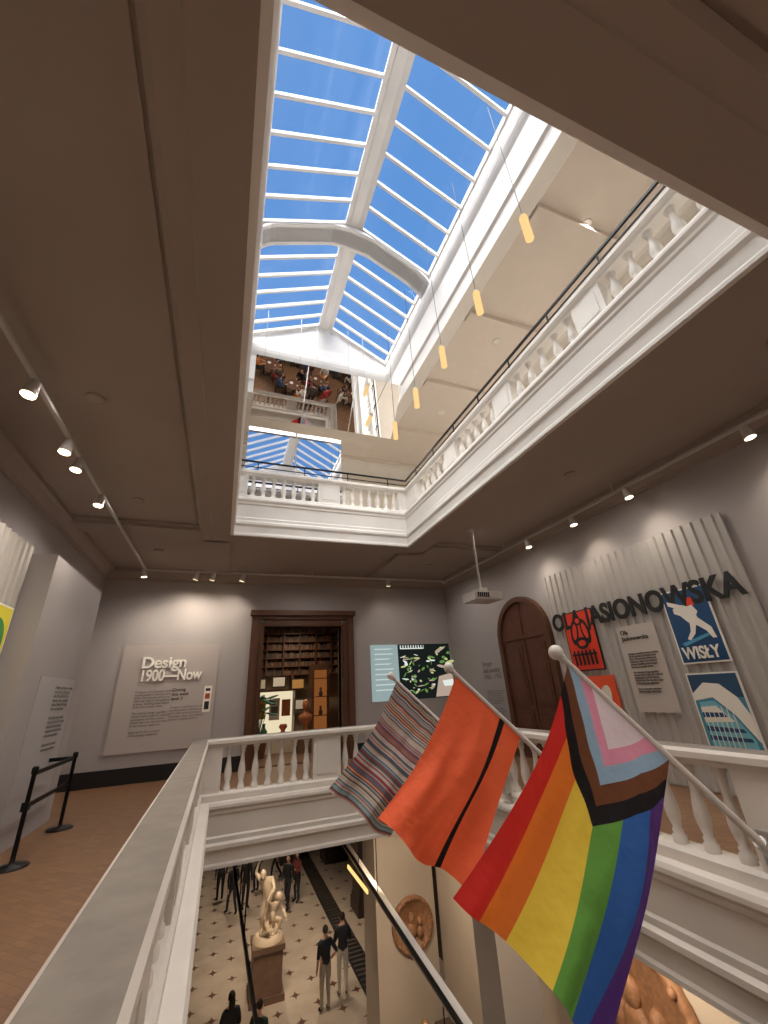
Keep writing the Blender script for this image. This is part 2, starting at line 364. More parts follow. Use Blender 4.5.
# ---- corrugated panels
def corrugated(name,x,y0,y1,z1,sgn):
    b=MB(); per=.16; n=int((y1-y0)/per); v=[];ys=[]
    for k in range(n):
        yy=y0+k*per
        for t,d in((0,0),(.08,0),(.1,.03),(.14,.03)): ys.append((yy+t,d))
    ys.append((y1,0)); f=[]
    for yy,d in ys: v+=[(x+sgn*d,yy,.02),(x+sgn*d,yy,z1)]
    for k in range(len(ys)-1): f.append((2*k,2*k+1,2*k+3,2*k+2))
    b.add(v,f,corr); b.box(min(x-sgn*.04,x-sgn*.01),max(x-sgn*.04,x-sgn*.01),y0,y1,0,z1,corr)
    return b.obj(name)
corrugated('corrugated_panel',6.72,3.36,7.2,3.75,-1)
corrugated('corrugated_panel',-2.7,-1,6.78,3.72,1)
b=MB(); b.box(XL,-2.4,6.8,9.25,0,3.65,greyw); b.obj('partition_wall')
# ---- text helper
def text(name,body,loc,size,rot,mat,parent=None,width=None,ext=.004,bold=0,align='LEFT',sp=1.0):
    c=bpy.data.curves.new(name,'FONT'); c.body=body; c.size=size; c.extrude=ext; c.offset=bold; c.align_x=align; c.space_line=sp
    c.materials.append(mat); o=bpy.data.objects.new(name,c); S.collection.objects.link(o)
    o.location=loc; o.rotation_euler=[math.radians(a) for a in rot]
    if width:
        bpy.context.view_layer.update(); o.scale[0]=width/max(o.dimensions[0],.01)
    if parent: o.parent=parent
    return o
RB=(90,0,0); RR=(90,0,-90); RL=(90,0,90)
ink=C(24,24,26)
text('wall_lettering','OLA JASIONOWSKA',(6.66,7.15,2.55),.47,RR,ink,width=3.76,ext=.01,bold=.016)
# ---- flat artworks
def art(name,O,U,N,w,h,bg,elems,thick=.02,border=None):
    O=Vector(O);U=Vector(U);N=Vector(N);D=Vector((0,0,-1)); b=MB()
    P=lambda u,v,k:O+U*(u*w)+D*(v*h)+N*(thick+.0015*k)
    b.prism([O,O+U*w,O+U*w+D*h,O+D*h],N*thick,border or bg)
    b.add([P(0.0,0,1),P(1,0,1),P(1,1,1),P(0,1,1)] if not border else [P(.03,.02,1),P(.97,.02,1),P(.97,.98,1),P(.03,.98,1)],[(0,1,2,3)],bg)
    for k,(pts,m) in enumerate(elems): b.add([P(u,v,k+2) for u,v in pts],[list(range(len(pts)))],m)
    return b.obj(name)
def ell(cx,cy,rx,ry,a=0,n=22):
    ca,sa=math.cos(a),math.sin(a)
    return [(cx+rx*math.cos(t)*ca-ry*math.sin(t)*sa,cy+rx*math.cos(t)*sa+ry*math.sin(t)*ca) for t in [2*math.pi*k/n for k in range(n)]]
XP=6.675
Rp=dict(U=(0,-1,0),N=(-1,0,0))
red=C(226,62,36);navy=C(26,74,118);blk=C(22,20,22);cy_=C(80,160,200);yel=C(235,190,60)
el=[(ell(.32,.36,.13,.22,.35),blk),(ell(.68,.36,.13,.22,-.35),blk),(ell(.33,.35,.07,.14,.35),red),(ell(.67,.35,.07,.14,-.35),red),(ell(.5,.17,.12,.08),blk),(ell(.5,.17,.07,.045),red),(ell(.5,.55,.2,.1),blk),(ell(.5,.55,.12,.05),red)]
for k in range(6): el.append(([(.14+.13*k,.68),(.2+.13*k,.66),(.22+.13*k,.9),(.15+.13*k,.92)],blk))
el.append(([(.1,.72),(.9,.72),(.9,.75),(.1,.75)],blk))
art('poster',(XP,6.84,2.86),w=.78,h=1.14,bg=red,border=blk,elems=el,**Rp)
p=art('poster',(XP,4.6,2.8),w=.7,h=1.1,bg=navy,border=wht,elems=[([(.18,.26),(.3,.2),(.5,.24),(.62,.32),(.66,.44),(.56,.52),(.42,.46),(.3,.36),(.18,.32)],wht),(ell(.6,.2,.09,.065),red),([(.48,.26),(.62,.24),(.7,.34),(.6,.42),(.5,.36)],wht),([(.1,.14),(.32,.2),(.5,.26),(.46,.31),(.28,.26),(.1,.2)],wht),([(.56,.5),(.66,.42),(.86,.56),(.9,.7),(.82,.7),(.74,.6)],wht),([(.46,.46),(.58,.5),(.5,.62),(.36,.7),(.3,.68),(.42,.58)],wht),([(.15,.73),(.75,.63),(.8,.66),(.2,.77)],cy_)],**Rp)
text('poster_title','WISŁY',(XP-.035,4.53,1.77),.24,RR,wht,parent=p,width=.55,bold=.006)
p=art('poster',(XP,4.62,1.57),w=.72,h=1.1,bg=C(70,140,166),border=wht,elems=[([(.03,.02),(.97,.02),(.97,.3),(.03,.3)],C(36,74,104)),([(.03,.25),(.3,.12),(.6,.14),(.85,.3),(.97,.5),(.97,.8),(.7,.5),(.4,.3),(.03,.34)],wht),([(.1,.36),(.4,.34),(.7,.54),(.9,.78),(.9,.9),(.1,.9)],C(120,190,206)),([(.1,.42),(.4,.4),(.66,.58),(.1,.6)],wht),([(.1,.48),(.5,.48),(.56,.53),(.1,.54)],navy),([(.1,.64),(.76,.66),(.8,.7),(.1,.7)],navy),([(.1,.75),(.84,.76),(.86,.8),(.1,.8)],navy)]+[([(.14+.09*k,.4),(.155+.09*k,.4),(.155+.09*k,.88),(.14+.09*k,.88)],wht) for k in range(7)],**Rp)
art('poster',(XP,6.82,1.62),w=.88,h=1.12,bg=C(236,88,50),border=C(236,88,50),elems=[(ell(.36,.32,.27,.22,.4),C(40,60,120)),(ell(.4,.3,.16,.13,.4),C(120,160,200)),(ell(.68,.36,.14,.24,.6),C(235,228,212)),(ell(.64,.34,.05,.05),blk),([(.3,.55),(.8,.5),(.7,.62),(.35,.64)],blk),(ell(.35,.75,.2,.12),C(250,200,120))],**Rp)
p=art('information_panel',(XP,5.6,2.4),w=.73,h=1.38,bg=C(192,184,176),elems=[],**Rp)
text('panel_heading','Ola\nJasionowska',(XP-.03,5.54,2.26),.105,RR,ink,parent=p)
par='Designer and illustrator working\nacross posters, identities and\nprint. Her practice draws on\nlettering, colour and political\nprotest, building bold images\nfrom very simple forms.\n\nThis display brings together\nrecent work made for cultural\ninstitutions and the street,\nshown here for the first time\nin the museum galleries.\n\nSelected by the curators\nof the design collection.'
greytx=C(100,94,92)
text('panel_text',par,(XP-.03,5.5,1.92),.043,RR,greytx,parent=p)
art('poster',(-2.66,5.9,2.84),U=(0,1,0),N=(1,0,0),w=.72,h=1.08,bg=C(222,210,60),border=wht,elems=[(ell(.6,.4,.3,.25),C(60,140,70)),(ell(.45,.7,.2,.15),C(210,80,40))])
text('wall_label','Design\nand society\n1946—1965',(6.78,10.3,2.05),.17,RR,C(128,124,124),ext=.002)
text('wall_label',par,(6.78,10.25,1.4),.06,RR,C(132,128,128),ext=.001)
p=art('information_panel',(-2.4,7.35,2.05),U=(0,1,0),N=(1,0,0),w=1.5,h=1.75,bg=C(180,176,176),elems=[],thick=.012)
text('panel_text',par,(-2.38,8.0,1.9),.06,RL,C(120,114,112),parent=p,ext=.001)
p=art('exhibition_panel',(-2.36,YB,2.96),U=(1,0,0),N=(0,-1,0),w=2.2,h=2.36,bg=C(182,173,168),elems=[],thick=.03)
wl=C(250,246,238)
text('panel_heading','Design',(-1.92,YB-.05,2.42),.37,RB,wl,parent=p,ext=.018,bold=.008)
text('panel_heading','1900—Now',(-1.92,YB-.05,2.12),.37,RB,wl,parent=p,width=1.35,ext=.018,bold=.008)
text('panel_text',par,(-1.95,YB-.034,1.86),.066,RB,greytx,parent=p,ext=.001)
text('panel_text','Closing\nthis week\nlevel 3',(-1.15,YB-.034,1.86),.1,RB,blk,parent=p,ext=.002,bold=.001)
text('panel_text',par[:150],(-1.15,YB-.034,1.48),.066,RB,greytx,parent=p,ext=.001)
art('wall_label',(-.42,YB-.032,1.95),U=(1,0,0),N=(0,-1,0),w=.18,h=.6,bg=wht,elems=[([(.2,.1),(.8,.1),(.8,.2),(.2,.2)],blk),([(.2,.3),(.8,.3),(.8,.5),(.2,.5)],C(170,70,50)),([(.2,.6),(.8,.6),(.8,.9),(.2,.9)],blk)],thick=.004)
# projected slide
e1=EM('slide_pale',(150,168,168),.95);e2=EM('slide_black',(26,30,28),1);e3=EM('slide_green',(96,140,70),1);e4=EM('slide_yellow',(190,196,130),1);e5=EM('slide_white',(225,232,225),1);e6=EM('slide_skin',(180,160,145),1);e7=EM('slide_grey',(196,210,206),1)
el=[([(.33,.0),(1,0),(1,1),(.33,1)],e2),([(.36,.02),(.66,.02),(.66,.09),(.36,.09)],e5)]
rs=random.Random(4)
for k in range(70): el.append((ell(.38+.38*rs.random(),.2+.74*rs.random(),.004+.013*rs.random(),.012+.035*rs.random(),rs.random()*3),[e3,e4,e3,e6,e5][k%5]))
for k in range(12): el.append((ell(.8+.16*rs.random(),.08+.4*rs.random(),.01+.02*rs.random(),.02+.05*rs.random(),rs.random()*3),[e3,e4,e6][k%3]))
el+=[([(.8,.62),(.98,.56),(.98,.98),(.74,.98)],e6),([(.84,.7),(.98,.68),(.98,.8),(.86,.8)],e5)]
for k in range(9): el.append(([(.03,.08+.09*k),(.17+.1*rs.random(),.08+.09*k),(.17+.1*rs.random(),.10+.09*k),(.03,.10+.09*k)],e7))
for k in range(10): el.append(([(.35+.032*k,.03),(.37+.032*k,.03),(.37+.032*k,.08),(.35+.032*k,.08)],e2))
art('projected_slide',(4.06,YB-.001,2.86),U=(1,0,0),N=(0,-1,0),w=2.68,h=1.56,bg=e1,elems=el,thick=.004)
# projector
b=MB(); b.tube((5.08,7.35,3.5),(5.08,7.35,4.9),.025,.025,fixt,10); b.box(4.98,5.18,7.25,7.45,3.42,3.5,fixt)
b.box(4.75,5.42,7.1,7.6,3.22,3.4,fixt); b.box(4.78,5.39,7.08,7.62,3.25,3.37,C(200,196,190)); b.tube((5.2,7.6,3.31),(5.2,7.7,3.31),.06,.055,blackm,14)
for k in range(6): b.box(4.8+.05*k,4.83+.05*k,7.07,7.09,3.26,3.36,blackm)
b.tube((5.08,7.35,4.86),(5.08,7.35,4.9),.08,.08,fixt,12); b.obj('ceiling_projector')
# ---- track lights
lens=EM('lamp_lens',(255,228,186),8.0)
def track(name,p0,p1):
    b=MB(); d=.022; x0,x1=sorted((p0[0],p1[0])); y0,y1=sorted((p0[1],p1[1])); b.box(x0-d,x1+d,y0-d,y1+d,p0[2]-.02,p0[2]+.02,fixt)
    n=4
    for k in range(n+1):
        t=k/n; x=p0[0]+(p1[0]-p0[0])*t; y=p0[1]+(p1[1]-p0[1])*t; b.tube((x,y,p0[2]),(x,y,4.92),.008,.008,fixt,6)
    return b.obj(name)
track('lighting_track',(-2.1,-2,4.72),(-2.1,11.3,4.72)); track('lighting_track',(-2.1,11.3,4.72),(6.4,11.3,4.72)); track('lighting_track',(6.4,-2,4.66),(6.4,11.3,4.66))
def spot(pos,target,W,ang=70,col=(1,.86,.7),blend=1.0):
    pos=Vector(pos); d=(Vector(target)-pos).normalized(); b=MB()
    b.tube((pos.x,pos.y,pos.z+.02),pos+Vector((0,0,-.1)),.012,.012,fixt,8)
    c=pos+Vector((0,0,-.12)); b.tube(c-d*.09,c+d*.09,.05,.072,fixt,16); b.tube(c-d*.12,c-d*.09,.03,.05,fixt,16); b.tube(c+d*.091,c+d*.095,.064,.064,lens,16)
    o=b.obj('track_spotlight')
    l=bpy.data.lights.new('spot_beam','SPOT'); l.energy=W; l.spot_size=math.radians(ang); l.spot_blend=blend; l.color=col; l.shadow_soft_size=.08
    lo=bpy.data.objects.new('spot_beam',l); S.collection.objects.link(lo); lo.location=c+d*.12; lo.rotation_euler=d.to_track_quat('-Z','Y').to_euler(); lo.parent=o
    return o
for y in(4.2,5.3,5.75,6.9): spot((-2.1,y,4.72),(-2.35,y-.5,.6),85,115)
for y in(1.0,2.5): spot((-2.1,y,4.72),(-2.5,y,1.2),85,110)
spot((-2.1,11.2,4.72),(-1.7,11.5,2.2),60,110)
for x in(-.9,-.5,.25): spot((x,11.3,4.72),(x-.6,12,2.6),70,120)
for y in(4.4,5.7,7.1,2.5): spot((6.4,y,4.66),(6.5,y-.4,1.5),48,120)
spot((4.5,11.3,4.72),(4.5,12,3),12,100)
# ---- stanchions
def stanchion(x,y):
    b=MB(); b.lathe((x,y,0),[(.17,0),(.17,.012),(.15,.025),(.03,.035),(.025,.06),(.025,.9),(.035,.91),(.035,.97),(.02,.985)],blackm,18); return b
b=stanchion(-2.05,6.9); b.box(-2.07,-2.05,6.9,8.5,.88,.93,blackm); b.box(-2.07,-2.05,6.9,8.5,.55,.6,blackm); b.box(-2.09,-2.02,6.86,6.94,.53,.62,blackm); b.obj('barrier_stanchion')
b=stanchion(-2.05,8.5); b.box(-2.09,-2.02,8.46,8.54,.53,.62,blackm); b.box(-2.38,-2.05,8.49,8.51,.88,.93,blackm); b.obj('barrier_stanchion')
# ---- flags
def nodeflag(kind):
    m=bpy.data.materials.new('flag_cloth_'+kind); m.use_nodes=True
    n=m.node_tree.nodes; l=m.node_tree.links; b=n['Principled BSDF']; b.inputs['Roughness'].default_value=.8
    uv=n.new('ShaderNodeUVMap'); sp=n.new('ShaderNodeSeparateXYZ'); l.new(uv.outputs[0],sp.inputs[0])
    def mth(op,a,bv=None):
        k=n.new('ShaderNodeMath'); k.operation=op
        for i,x in enumerate((a,bv)):
            if x is None: continue
            if isinstance(x,(int,float)): k.inputs[i].default_value=x
            else: l.new(x,k.inputs[i])
        return k.outputs[0]
    def ramp(fac,stops):
        r=n.new('ShaderNodeValToRGB'); r.color_ramp.interpolation='CONSTANT'; e=r.color_ramp.elements
        e[0].position=0; e[0].color=lin(stops[0][1]); e[1].position=stops[1][0]; e[1].color=lin(stops[1][1])
        for p,c in stops[2:]:
            x=e.new(p); x.color=lin(c)
        l.new(fac,r.inputs[0]); return r.outputs[0]
    u,v=sp.outputs[0],sp.outputs[1]
    if kind=='pride':
        st=ramp(v,[(0,(216,46,40)),(1/6,(238,128,46)),(2/6,(246,218,78)),(3/6,(104,168,72)),(4/6,(50,104,184)),(5/6,(88,52,132))])
        t=mth('ADD',mth('MULTIPLY',u,1.55),mth('ABSOLUTE',mth('MULTIPLY',mth('SUBTRACT',v,.5),1.02)))
        ch=ramp(t,[(0,(240,228,238)),(.27,(236,160,190)),(.39,(156,190,218)),(.51,(116,72,46)),(.64,(24,20,24)),(.76,(0,0,0))])
        mx=n.new('ShaderNodeMix'); mx.data_type='RGBA'; l.new(mth('LESS_THAN',t,.76),mx.inputs[0]); l.new(st,mx.inputs[6]); l.new(ch,mx.inputs[7]); col=mx.outputs[2]
    elif kind=='refugee':
        col=ramp(v,[(0,(255,112,68)),(.67,(24,20,22)),(.75,(255,112,68))])
    else:
        w=n.new('ShaderNodeTexWhiteNoise'); w.noise_dimensions='1D'; l.new(mth('FLOOR',mth('MULTIPLY',u,90)),w.inputs['W'])
        col=ramp(w.outputs[0],[(0,(160,64,68)),(.14,(200,192,188)),(.32,(96,110,128)),(.44,(186,110,98)),(.54,(84,80,86)),(.64,(150,172,174)),(.76,(196,174,134)),(.84,(120,134,126)),(.92,(196,190,188))])
    l.new(col,b.inputs['Base Color'])
    tc=n.new('ShaderNodeTexCoord'); nz=n.new('ShaderNodeTexNoise'); nz.inputs['Scale'].default_value=3.5; nz.inputs['Detail'].default_value=3; l.new(tc.outputs['Object'],nz.inputs['Vector'])
    bp=n.new('ShaderNodeBump'); bp.inputs['Strength'].default_value=.5; bp.inputs['Distance'].default_value=.1; l.new(nz.outputs['Fac'],bp.inputs['Height']); l.new(bp.outputs[0],b.inputs['Normal'])
    tl=n.new('ShaderNodeBsdfTranslucent'); l.new(col,tl.inputs[0]); ms=n.new('ShaderNodeMixShader'); ms.inputs[0].default_value=.32
    l.new(b.outputs[0],ms.inputs[1]); l.new(tl.outputs[0],ms.inputs[2]); l.new(ms.outputs[0],n['Material Output'].inputs[0])
    return m
def flag(kind,Y,seed,ho,e0,e1):
    rnd=random.Random(seed)
    root=bpy.data.objects.new({'pride':'progress_pride_flag','refugee':'orange_striped_flag','multi':'multicolour_striped_flag'}[kind],None); S.collection.objects.link(root)
    A=Vector((2.40,Y,1.70)); T=Vector((2.36,Y,1.755)); R=Vector((4.02,Y,.25)); pd=(R-T).normalized()
    b=MB(); b.tube(T,R,.024,.03,polem,14); b.ball(T-pd*.045,.055,polem); b.tube(T-pd*.01,T+pd*.03,.035,.03,polem,12)
    b.tube(R-pd*.25,R-pd*.02,.045,.045,alu,14); b.box(3.95,4.06,Y-.08,Y+.08,.14,.46,alu)
    b.obj('flagpole',root,recalc=True)
    E0=Vector((e0[0],0,e0[1])); E1=Vector((e1[0],0,e1[1])); nu,nv=100,80; v=[];f=[];uvs=[]
    ph=rnd.uniform(0,6)
    for i in range(nu+1):
        for j in range(nv+1):
            u=i/nu; w=j/nv
            g=u**.8
            off=.012+g*(.08*math.sin(w*7.5+ph+u*2.0)+.04*math.sin(w*15+ph*2-u*3)+.015*math.sin(w*29+u*5))+.03*math.sin(u*6+w*4+ph)*u
            sag=-.03*math.sin(math.pi*w)*u - .035*u*u*math.sin(w*9+ph) - .015*abs(math.sin(w*math.pi*4))*(1-u)**2
            p=A+pd*(w*ho)+E0.lerp(E1,w)*u+Vector((0,-1,0))*off+Vector((0,0,sag))
            bow=math.sin(math.pi*u); p+=Vector((.06*bow*(1-w),0,-.05*bow*(1-w)))+Vector((.03*bow*w,0,-.02*bow*w))
            v.append(p); uvs.append((u,w))
    for i in range(nu):
        for j in range(nv):
            a=i*(nv+1)+j; f.append((a,a+1,a+nv+2,a+nv+1))
    me=bpy.data.meshes.new('cloth'); me.from_pydata([tuple(p) for p in v],[],f); me.materials.append(nodeflag(kind))
    ul=me.uv_layers.new(name='UVMap')
    for lp in me.loops: ul.data[lp.index].uv=uvs[lp.vertex_index]
    for p in me.polygons: p.use_smooth=True
    o=bpy.data.objects.new('cloth',me); S.collection.objects.link(o); o.parent=root
flag('pride',2.53,3,1.02,(-1.13,-1.11),(-.98,-1.27)); flag('refugee',4.2,5,.97,(-.94,-1.2),(-.9,-1.12)); flag('multi',5.97,8,.99,(-1.02,-1.18),(-.93,-1.2))
# ---- lower hall shell
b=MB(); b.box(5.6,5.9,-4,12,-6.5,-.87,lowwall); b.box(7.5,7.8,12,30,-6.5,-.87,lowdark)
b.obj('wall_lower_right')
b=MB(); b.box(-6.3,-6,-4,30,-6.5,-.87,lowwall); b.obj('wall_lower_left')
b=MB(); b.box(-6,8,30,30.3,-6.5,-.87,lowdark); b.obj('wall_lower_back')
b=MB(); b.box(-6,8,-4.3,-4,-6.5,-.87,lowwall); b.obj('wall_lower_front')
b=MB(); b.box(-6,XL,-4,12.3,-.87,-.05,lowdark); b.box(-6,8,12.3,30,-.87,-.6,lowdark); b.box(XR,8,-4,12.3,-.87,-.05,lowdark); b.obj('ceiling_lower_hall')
def pier(name,x0,x1,y0,y1,mat):
    b=MB(); b.box(x0,x1,y0,y1,-6.5,-.91,mat); b.box(x0-.08,x1+.08,y0-.08,y1+.08,-6.5,-6.1,mat); b.box(x0-.04,x1+.04,y0-.04,y1+.04,-6.1,-6.0,mat)
    b.box(x0-.08,x1+.08,y0-.08,y1+.08,-1.5,-1.35,mat); b.box(x0-.05,x1+.05,y0-.05,y1+.05,-1.35,-1.25,mat); return b.obj(name)
pier('stone_pier',3.95,5.5,12.02,13.0,lowwall); pier('stone_pier',4.5,5.2,7.6,8.3,C(168,160,154)); pier('stone_pier',4.5,5.2,2.0,2.7,C(168,160,154))
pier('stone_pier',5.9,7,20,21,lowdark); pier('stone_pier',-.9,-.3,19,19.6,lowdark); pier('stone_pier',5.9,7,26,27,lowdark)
terr=M('terracotta_relief',(150,108,76),.6,noise=.35,scale=14,bump=.6)
def roundel(c,q,R):
    b=MB(); b.lathe(c,[(R,0),(R,.05),(R*.95,.09),(R*.86,.09),(R*.82,.04),(.01,.05)],terr,36,q)
    for k in range(18):
        a=2*math.pi*k/18; b.ball(Vector(c)+q@Vector((R*.9*math.cos(a),R*.9*math.sin(a),.09)),R*.07,terr,8,6)
    for (x,y,rx,ry) in((-.1,.25,.16,.2),(-.1,-.15,.25,.3),(.3,.1,.12,.15),(.28,-.25,.16,.24),(-.4,-.1,.14,.25)): b.ball(Vector(c)+q@Vector((x*R,y*R,.06)),(rx*R,ry*R,.1),terr,12,8,q)
    return b.obj('relief_roundel')
roundel((4.86,12.01,-3.62),Vector((0,-1,0)).to_track_quat('Z','Y'),.54)
roundel((5.59,5.9,-2.5),Vector((-1,0,0)).to_track_quat('Z','Y'),.9)
b=MB()
for k in range(9): b.box(4.95,5.58,8.6+k*.3,8.9+k*.3,-6.5,-6.5+.17*(k+1),C(80,64,54))
for k in range(4): b.tube((4.97,8.75+k*.7,-6.5+.17*(1+k*2)),(4.97,8.75+k*.7,-5.5+.4*k),.015,.015,blackm,6)
b.tube((4.97,8.75,-5.5),(4.97,10.85,-4.3),.025,.025,blackm,8); b.obj('stone_staircase')
trp=M('truss_grey_paint',(206,200,192),.5)
def truss(pa,pb,w,nm,mat,heads=True):
    pa=Vector(pa);pb=Vector(pb); b=MB(); d=pb-pa; sd=Vector((d.y,-d.x,0)).normalized()*w/2
    b.prism([pa-sd,pa+sd,pb+sd,pb-sd],(0,0,.05),mat); up=Vector((0,0,.051)); s2=sd*.55; b.prism([pa-sd*1.2+up,pa-s2+up,pb-s2+up,pb-sd*1.2+up],(0,0,.04),blackm)
    n=7
    for k in range(n):
        p=pa.lerp(pb,(k+.5)/n)
        if p.y>9.0: b.tube(p,(p.x,p.y,-.875),.01,.01,blackm,6)
        if heads: b.tube(p+sd,p+sd+Vector((.03,0,-.1)),.01,.01,blackm,6); b.tube(p+sd+Vector((0,0,-.18)),p+sd+Vector((.08,.05,-.09)),.045,.035,blackm,12)
    return b.obj(nm)
truss((3.0,4.5,-2.15),(3.5,15,-2.0),.17,'lighting_truss',trp); truss((.8,6.3,-2.1),(.62,15,-2.1),.05,'lighting_truss',blackm,False)
b=MB(); b.box(3.17,3.2,10.2,11.7,-2.2,-2.13,EM('led_strip',(255,210,130),1.3)); b.obj('light_strip')
# ---- figures
def evalmesh(o):
    dg=bpy.context.evaluated_depsgraph_get(); return bpy.data.meshes.new_from_object(o.evaluated_get(dg))
DEF=dict(pelvis=(0,0,.96),spine=(0,.0,1.14),chest=(0,0,1.33),neck=(0,-.01,1.49),head=(0,.01,1.58),
 shl=(-.17,0,1.42),ell=(-.23,-.03,1.13),wrl=(-.22,.06,.88),hal=(-.22,.09,.80),
 shr=(.17,0,1.42),elr=(.23,-.03,1.13),wrr=(.22,.06,.88),har=(.22,.09,.80),
 hil=(-.09,0,.90),knl=(-.10,.03,.50),anl=(-.10,-.02,.09),tol=(-.12,.15,.035),
 hir=(.09,0,.90),knr=(.10,.03,.50),anr=(.10,-.02,.09),tor=(.12,.15,.035))
RAD=dict(pelvis=.135,spine=.12,chest=.135,neck=.06,head=.05,sh=.075,el=.048,wr=.032,ha=.036,hi=.095,kn=.062,an=.045,to=.04)
ED=[('pelvis','spine','t'),('spine','chest','t'),('chest','neck','t'),('neck','head','s'),
 ('chest','shl','t'),('shl','ell','t'),('ell','wrl','a'),('wrl','hal','s'),('chest','shr','t'),('shr','elr','t'),('elr','wrr','a'),('wrr','har','s'),
 ('pelvis','hil','l'),('hil','knl','l'),('knl','anl','l'),('anl','tol','f'),('pelvis','hir','l'),('hir','knr','l'),('knr','anr','l'),('anr','tor','f')]
def figure(name,base,yaw,H=1.72,pose=None,mt=None,ml=None,ms=None,mf=None,mh=None,ma=None,hair='short',parent=None,fat=1.0,headrot=(0,0,0)):
    J=dict(DEF); J.update(pose or {}); ms=ms or C(206,160,132); mt=mt or C(34,36,42); ml=ml or C(40,42,50); mf=mf or C(26,24,24); mh=mh or C(40,30,24); ma=ma or mt
    keys=list(J.keys()); me=bpy.data.meshes.new('sk'); me.from_pydata([J[k] for k in keys],[(keys.index(a),keys.index(c)) for a,c,_ in ED],[])
    o=bpy.data.objects.new('sk',me); S.collection.objects.link(o)
    sk=o.modifiers.new('s','SKIN'); sk.use_smooth_shade=True
    for i,k in enumerate(keys):
        r=RAD.get(k,RAD.get(k[:2],.05))*(fat if k in('pelvis','spine','chest') else 1); d=me.skin_vertices[0].data[i]; d.radius=(r,r); d.use_root=(k=='pelvis')
    sb=o.modifiers.new('b','SUBSURF'); sb.levels=2; sb.render_levels=2
    bpy.context.view_layer.update(); em=evalmesh(o); bpy.data.objects.remove(o)
    cm={'t':mt,'a':ma,'s':ms,'l':ml,'f':mf}; b=MB()
    vs=[v.co.copy() for v in em.vertices]; segs=[(Vector(J[a]),Vector(J[c]),t) for a,c,t in ED]
    for p in em.polygons:
        c=p.center; best=None;bd=9
        for a,d,t in segs:
            e=d-a; tt=max(0,min(1,(c-a).dot(e)/e.length_squared)); dd=(c-(a+e*tt)).length
            if dd<bd: bd=dd;best=t
        mm=cm[best]
        if mm not in b.mats: b.mats.append(mm)
        b.f.append(list(p.vertices)); b.mi.append(b.mats.index(mm)); b.sm.append(True)
    b.v=[tuple(v) for v in vs]
    q=Euler([math.radians(a) for a in headrot]).to_quaternion(); hb=Vector(J['head']); P=lambda x,y,z:hb+q@Vector((x,y,z))
    b.ball(P(0,.015,.085),(.074,.092,.112),ms,16,12,q); b.ball(P(0,.03,.025),(.052,.06,.05),ms,12,8,q)
    b.ball(P(0,.112,.07),(.013,.02,.022),ms,8,6,q)
    for s in(-1,1): b.ball(P(s*.076,.01,.08),(.012,.022,.03),ms,8,6,q); b.ball(P(s*.028,.098,.095),(.011,.008,.007),mh,8,6,q)
    b.ball(P(0,.1,.035),(.022,.008,.006),C(150,80,74) if ms is not marble else marble,8,6,q)
    b.ball(P(0,-.012,.115),(.081,.092,.098),mh,16,10,q)
    if hair=='long': b.ball(P(0,-.06,.02),(.075,.055,.14),mh,14,10,q)
    for w,h in(('wrl','hal'),('wrr','har')):
        a=Vector(J[w]);c=Vector(J[h]); d=(c-a).normalized(); sd=d.cross(Vector((1,0,0))); sd=sd.normalized() if sd.length>.1 else Vector((0,1,0)); nn=d.cross(sd)
        for k,L in enumerate((.07,.08,.075,.06)):
            p0=c+sd*(.027-.018*k)+d*.01; p1=p0+d*L*.55; p2=p1+(d*.8-nn*.3*(1 if 'l' in w[-1] else -1)).normalized()*L*.5
            b.tube(p0,p1,.0095,.0085,ms,6); b.tube(p1,p2,.0085,.006,ms,6)
        p0=a+d*.03+sd*.02; b.tube(p0,p0+(d+sd*.8).normalized()*.06,.011,.008,ms,6)
    s=H/1.72; cz=math.cos(yaw);sz=math.sin(yaw)
    b.v=[(base[0]+s*(x*cz-y*sz),base[1]+s*(x*sz+y*cz),base[2]+s*z) for x,y,z in b.v]
    return b.obj(name,parent)
Z0=-6.5
walk=dict(knl=(-.1,.16,.52),anl=(-.1,.2,.1),tol=(-.11,.37,.05),knr=(.1,-.02,.5),anr=(.1,-.26,.13),tor=(.11,-.12,.03),wrl=(-.23,-.08,.9),hal=(-.23,-.1,.82),wrr=(.22,.18,.92),har=(.22,.23,.85))
phone=dict(elr=(.24,.02,1.15),wrr=(.12,.24,1.22),har=(.08,.29,1.28),ell=(-.24,.02,1.14),wrl=(-.12,.22,1.18),hal=(-.07,.27,1.22))
hip=dict(elr=(.32,-.1,1.18),wrr=(.18,.03,1.02),har=(.13,.06,.98))
sit=dict(pelvis=(0,-.1,.56),spine=(0,-.1,.74),chest=(0,-.05,.93),neck=(0,-.03,1.09),head=(0,0,1.18),shl=(-.17,-.05,1.02),shr=(.17,-.05,1.02),ell=(-.22,.04,.77),elr=(.22,.04,.77),wrl=(-.14,.26,.8),wrr=(.14,.26,.8),hal=(-.1,.33,.8),har=(.1,.33,.8),hil=(-.09,-.08,.54),hir=(.09,-.08,.54),knl=(-.11,.34,.52),knr=(.11,.34,.52),anl=(-.11,.3,.1),anr=(.11,.3,.1),tol=(-.12,.46,.035),tor=(.12,.46,.035))
figure('visitor',(3.53,15.6,Z0),.2,1.76,hip,C(26,28,34),C(160,150,134),ma=C(206,160,132))
figure('visitor',(4.15,16.0,Z0),-.1,1.8,phone,C(24,24,28),C(196,186,168))
figure('visitor',(1.2,22.8,Z0),.4,1.7,walk,C(30,30,34),C(30,34,44),hair='long')
figure('visitor',(1.75,23.1,Z0),3.4,1.75,None,C(40,34,32),C(28,28,32))
figure('visitor',(3.4,22.2,Z0),2.6,1.72,walk,C(24,24,28),C(36,36,44))
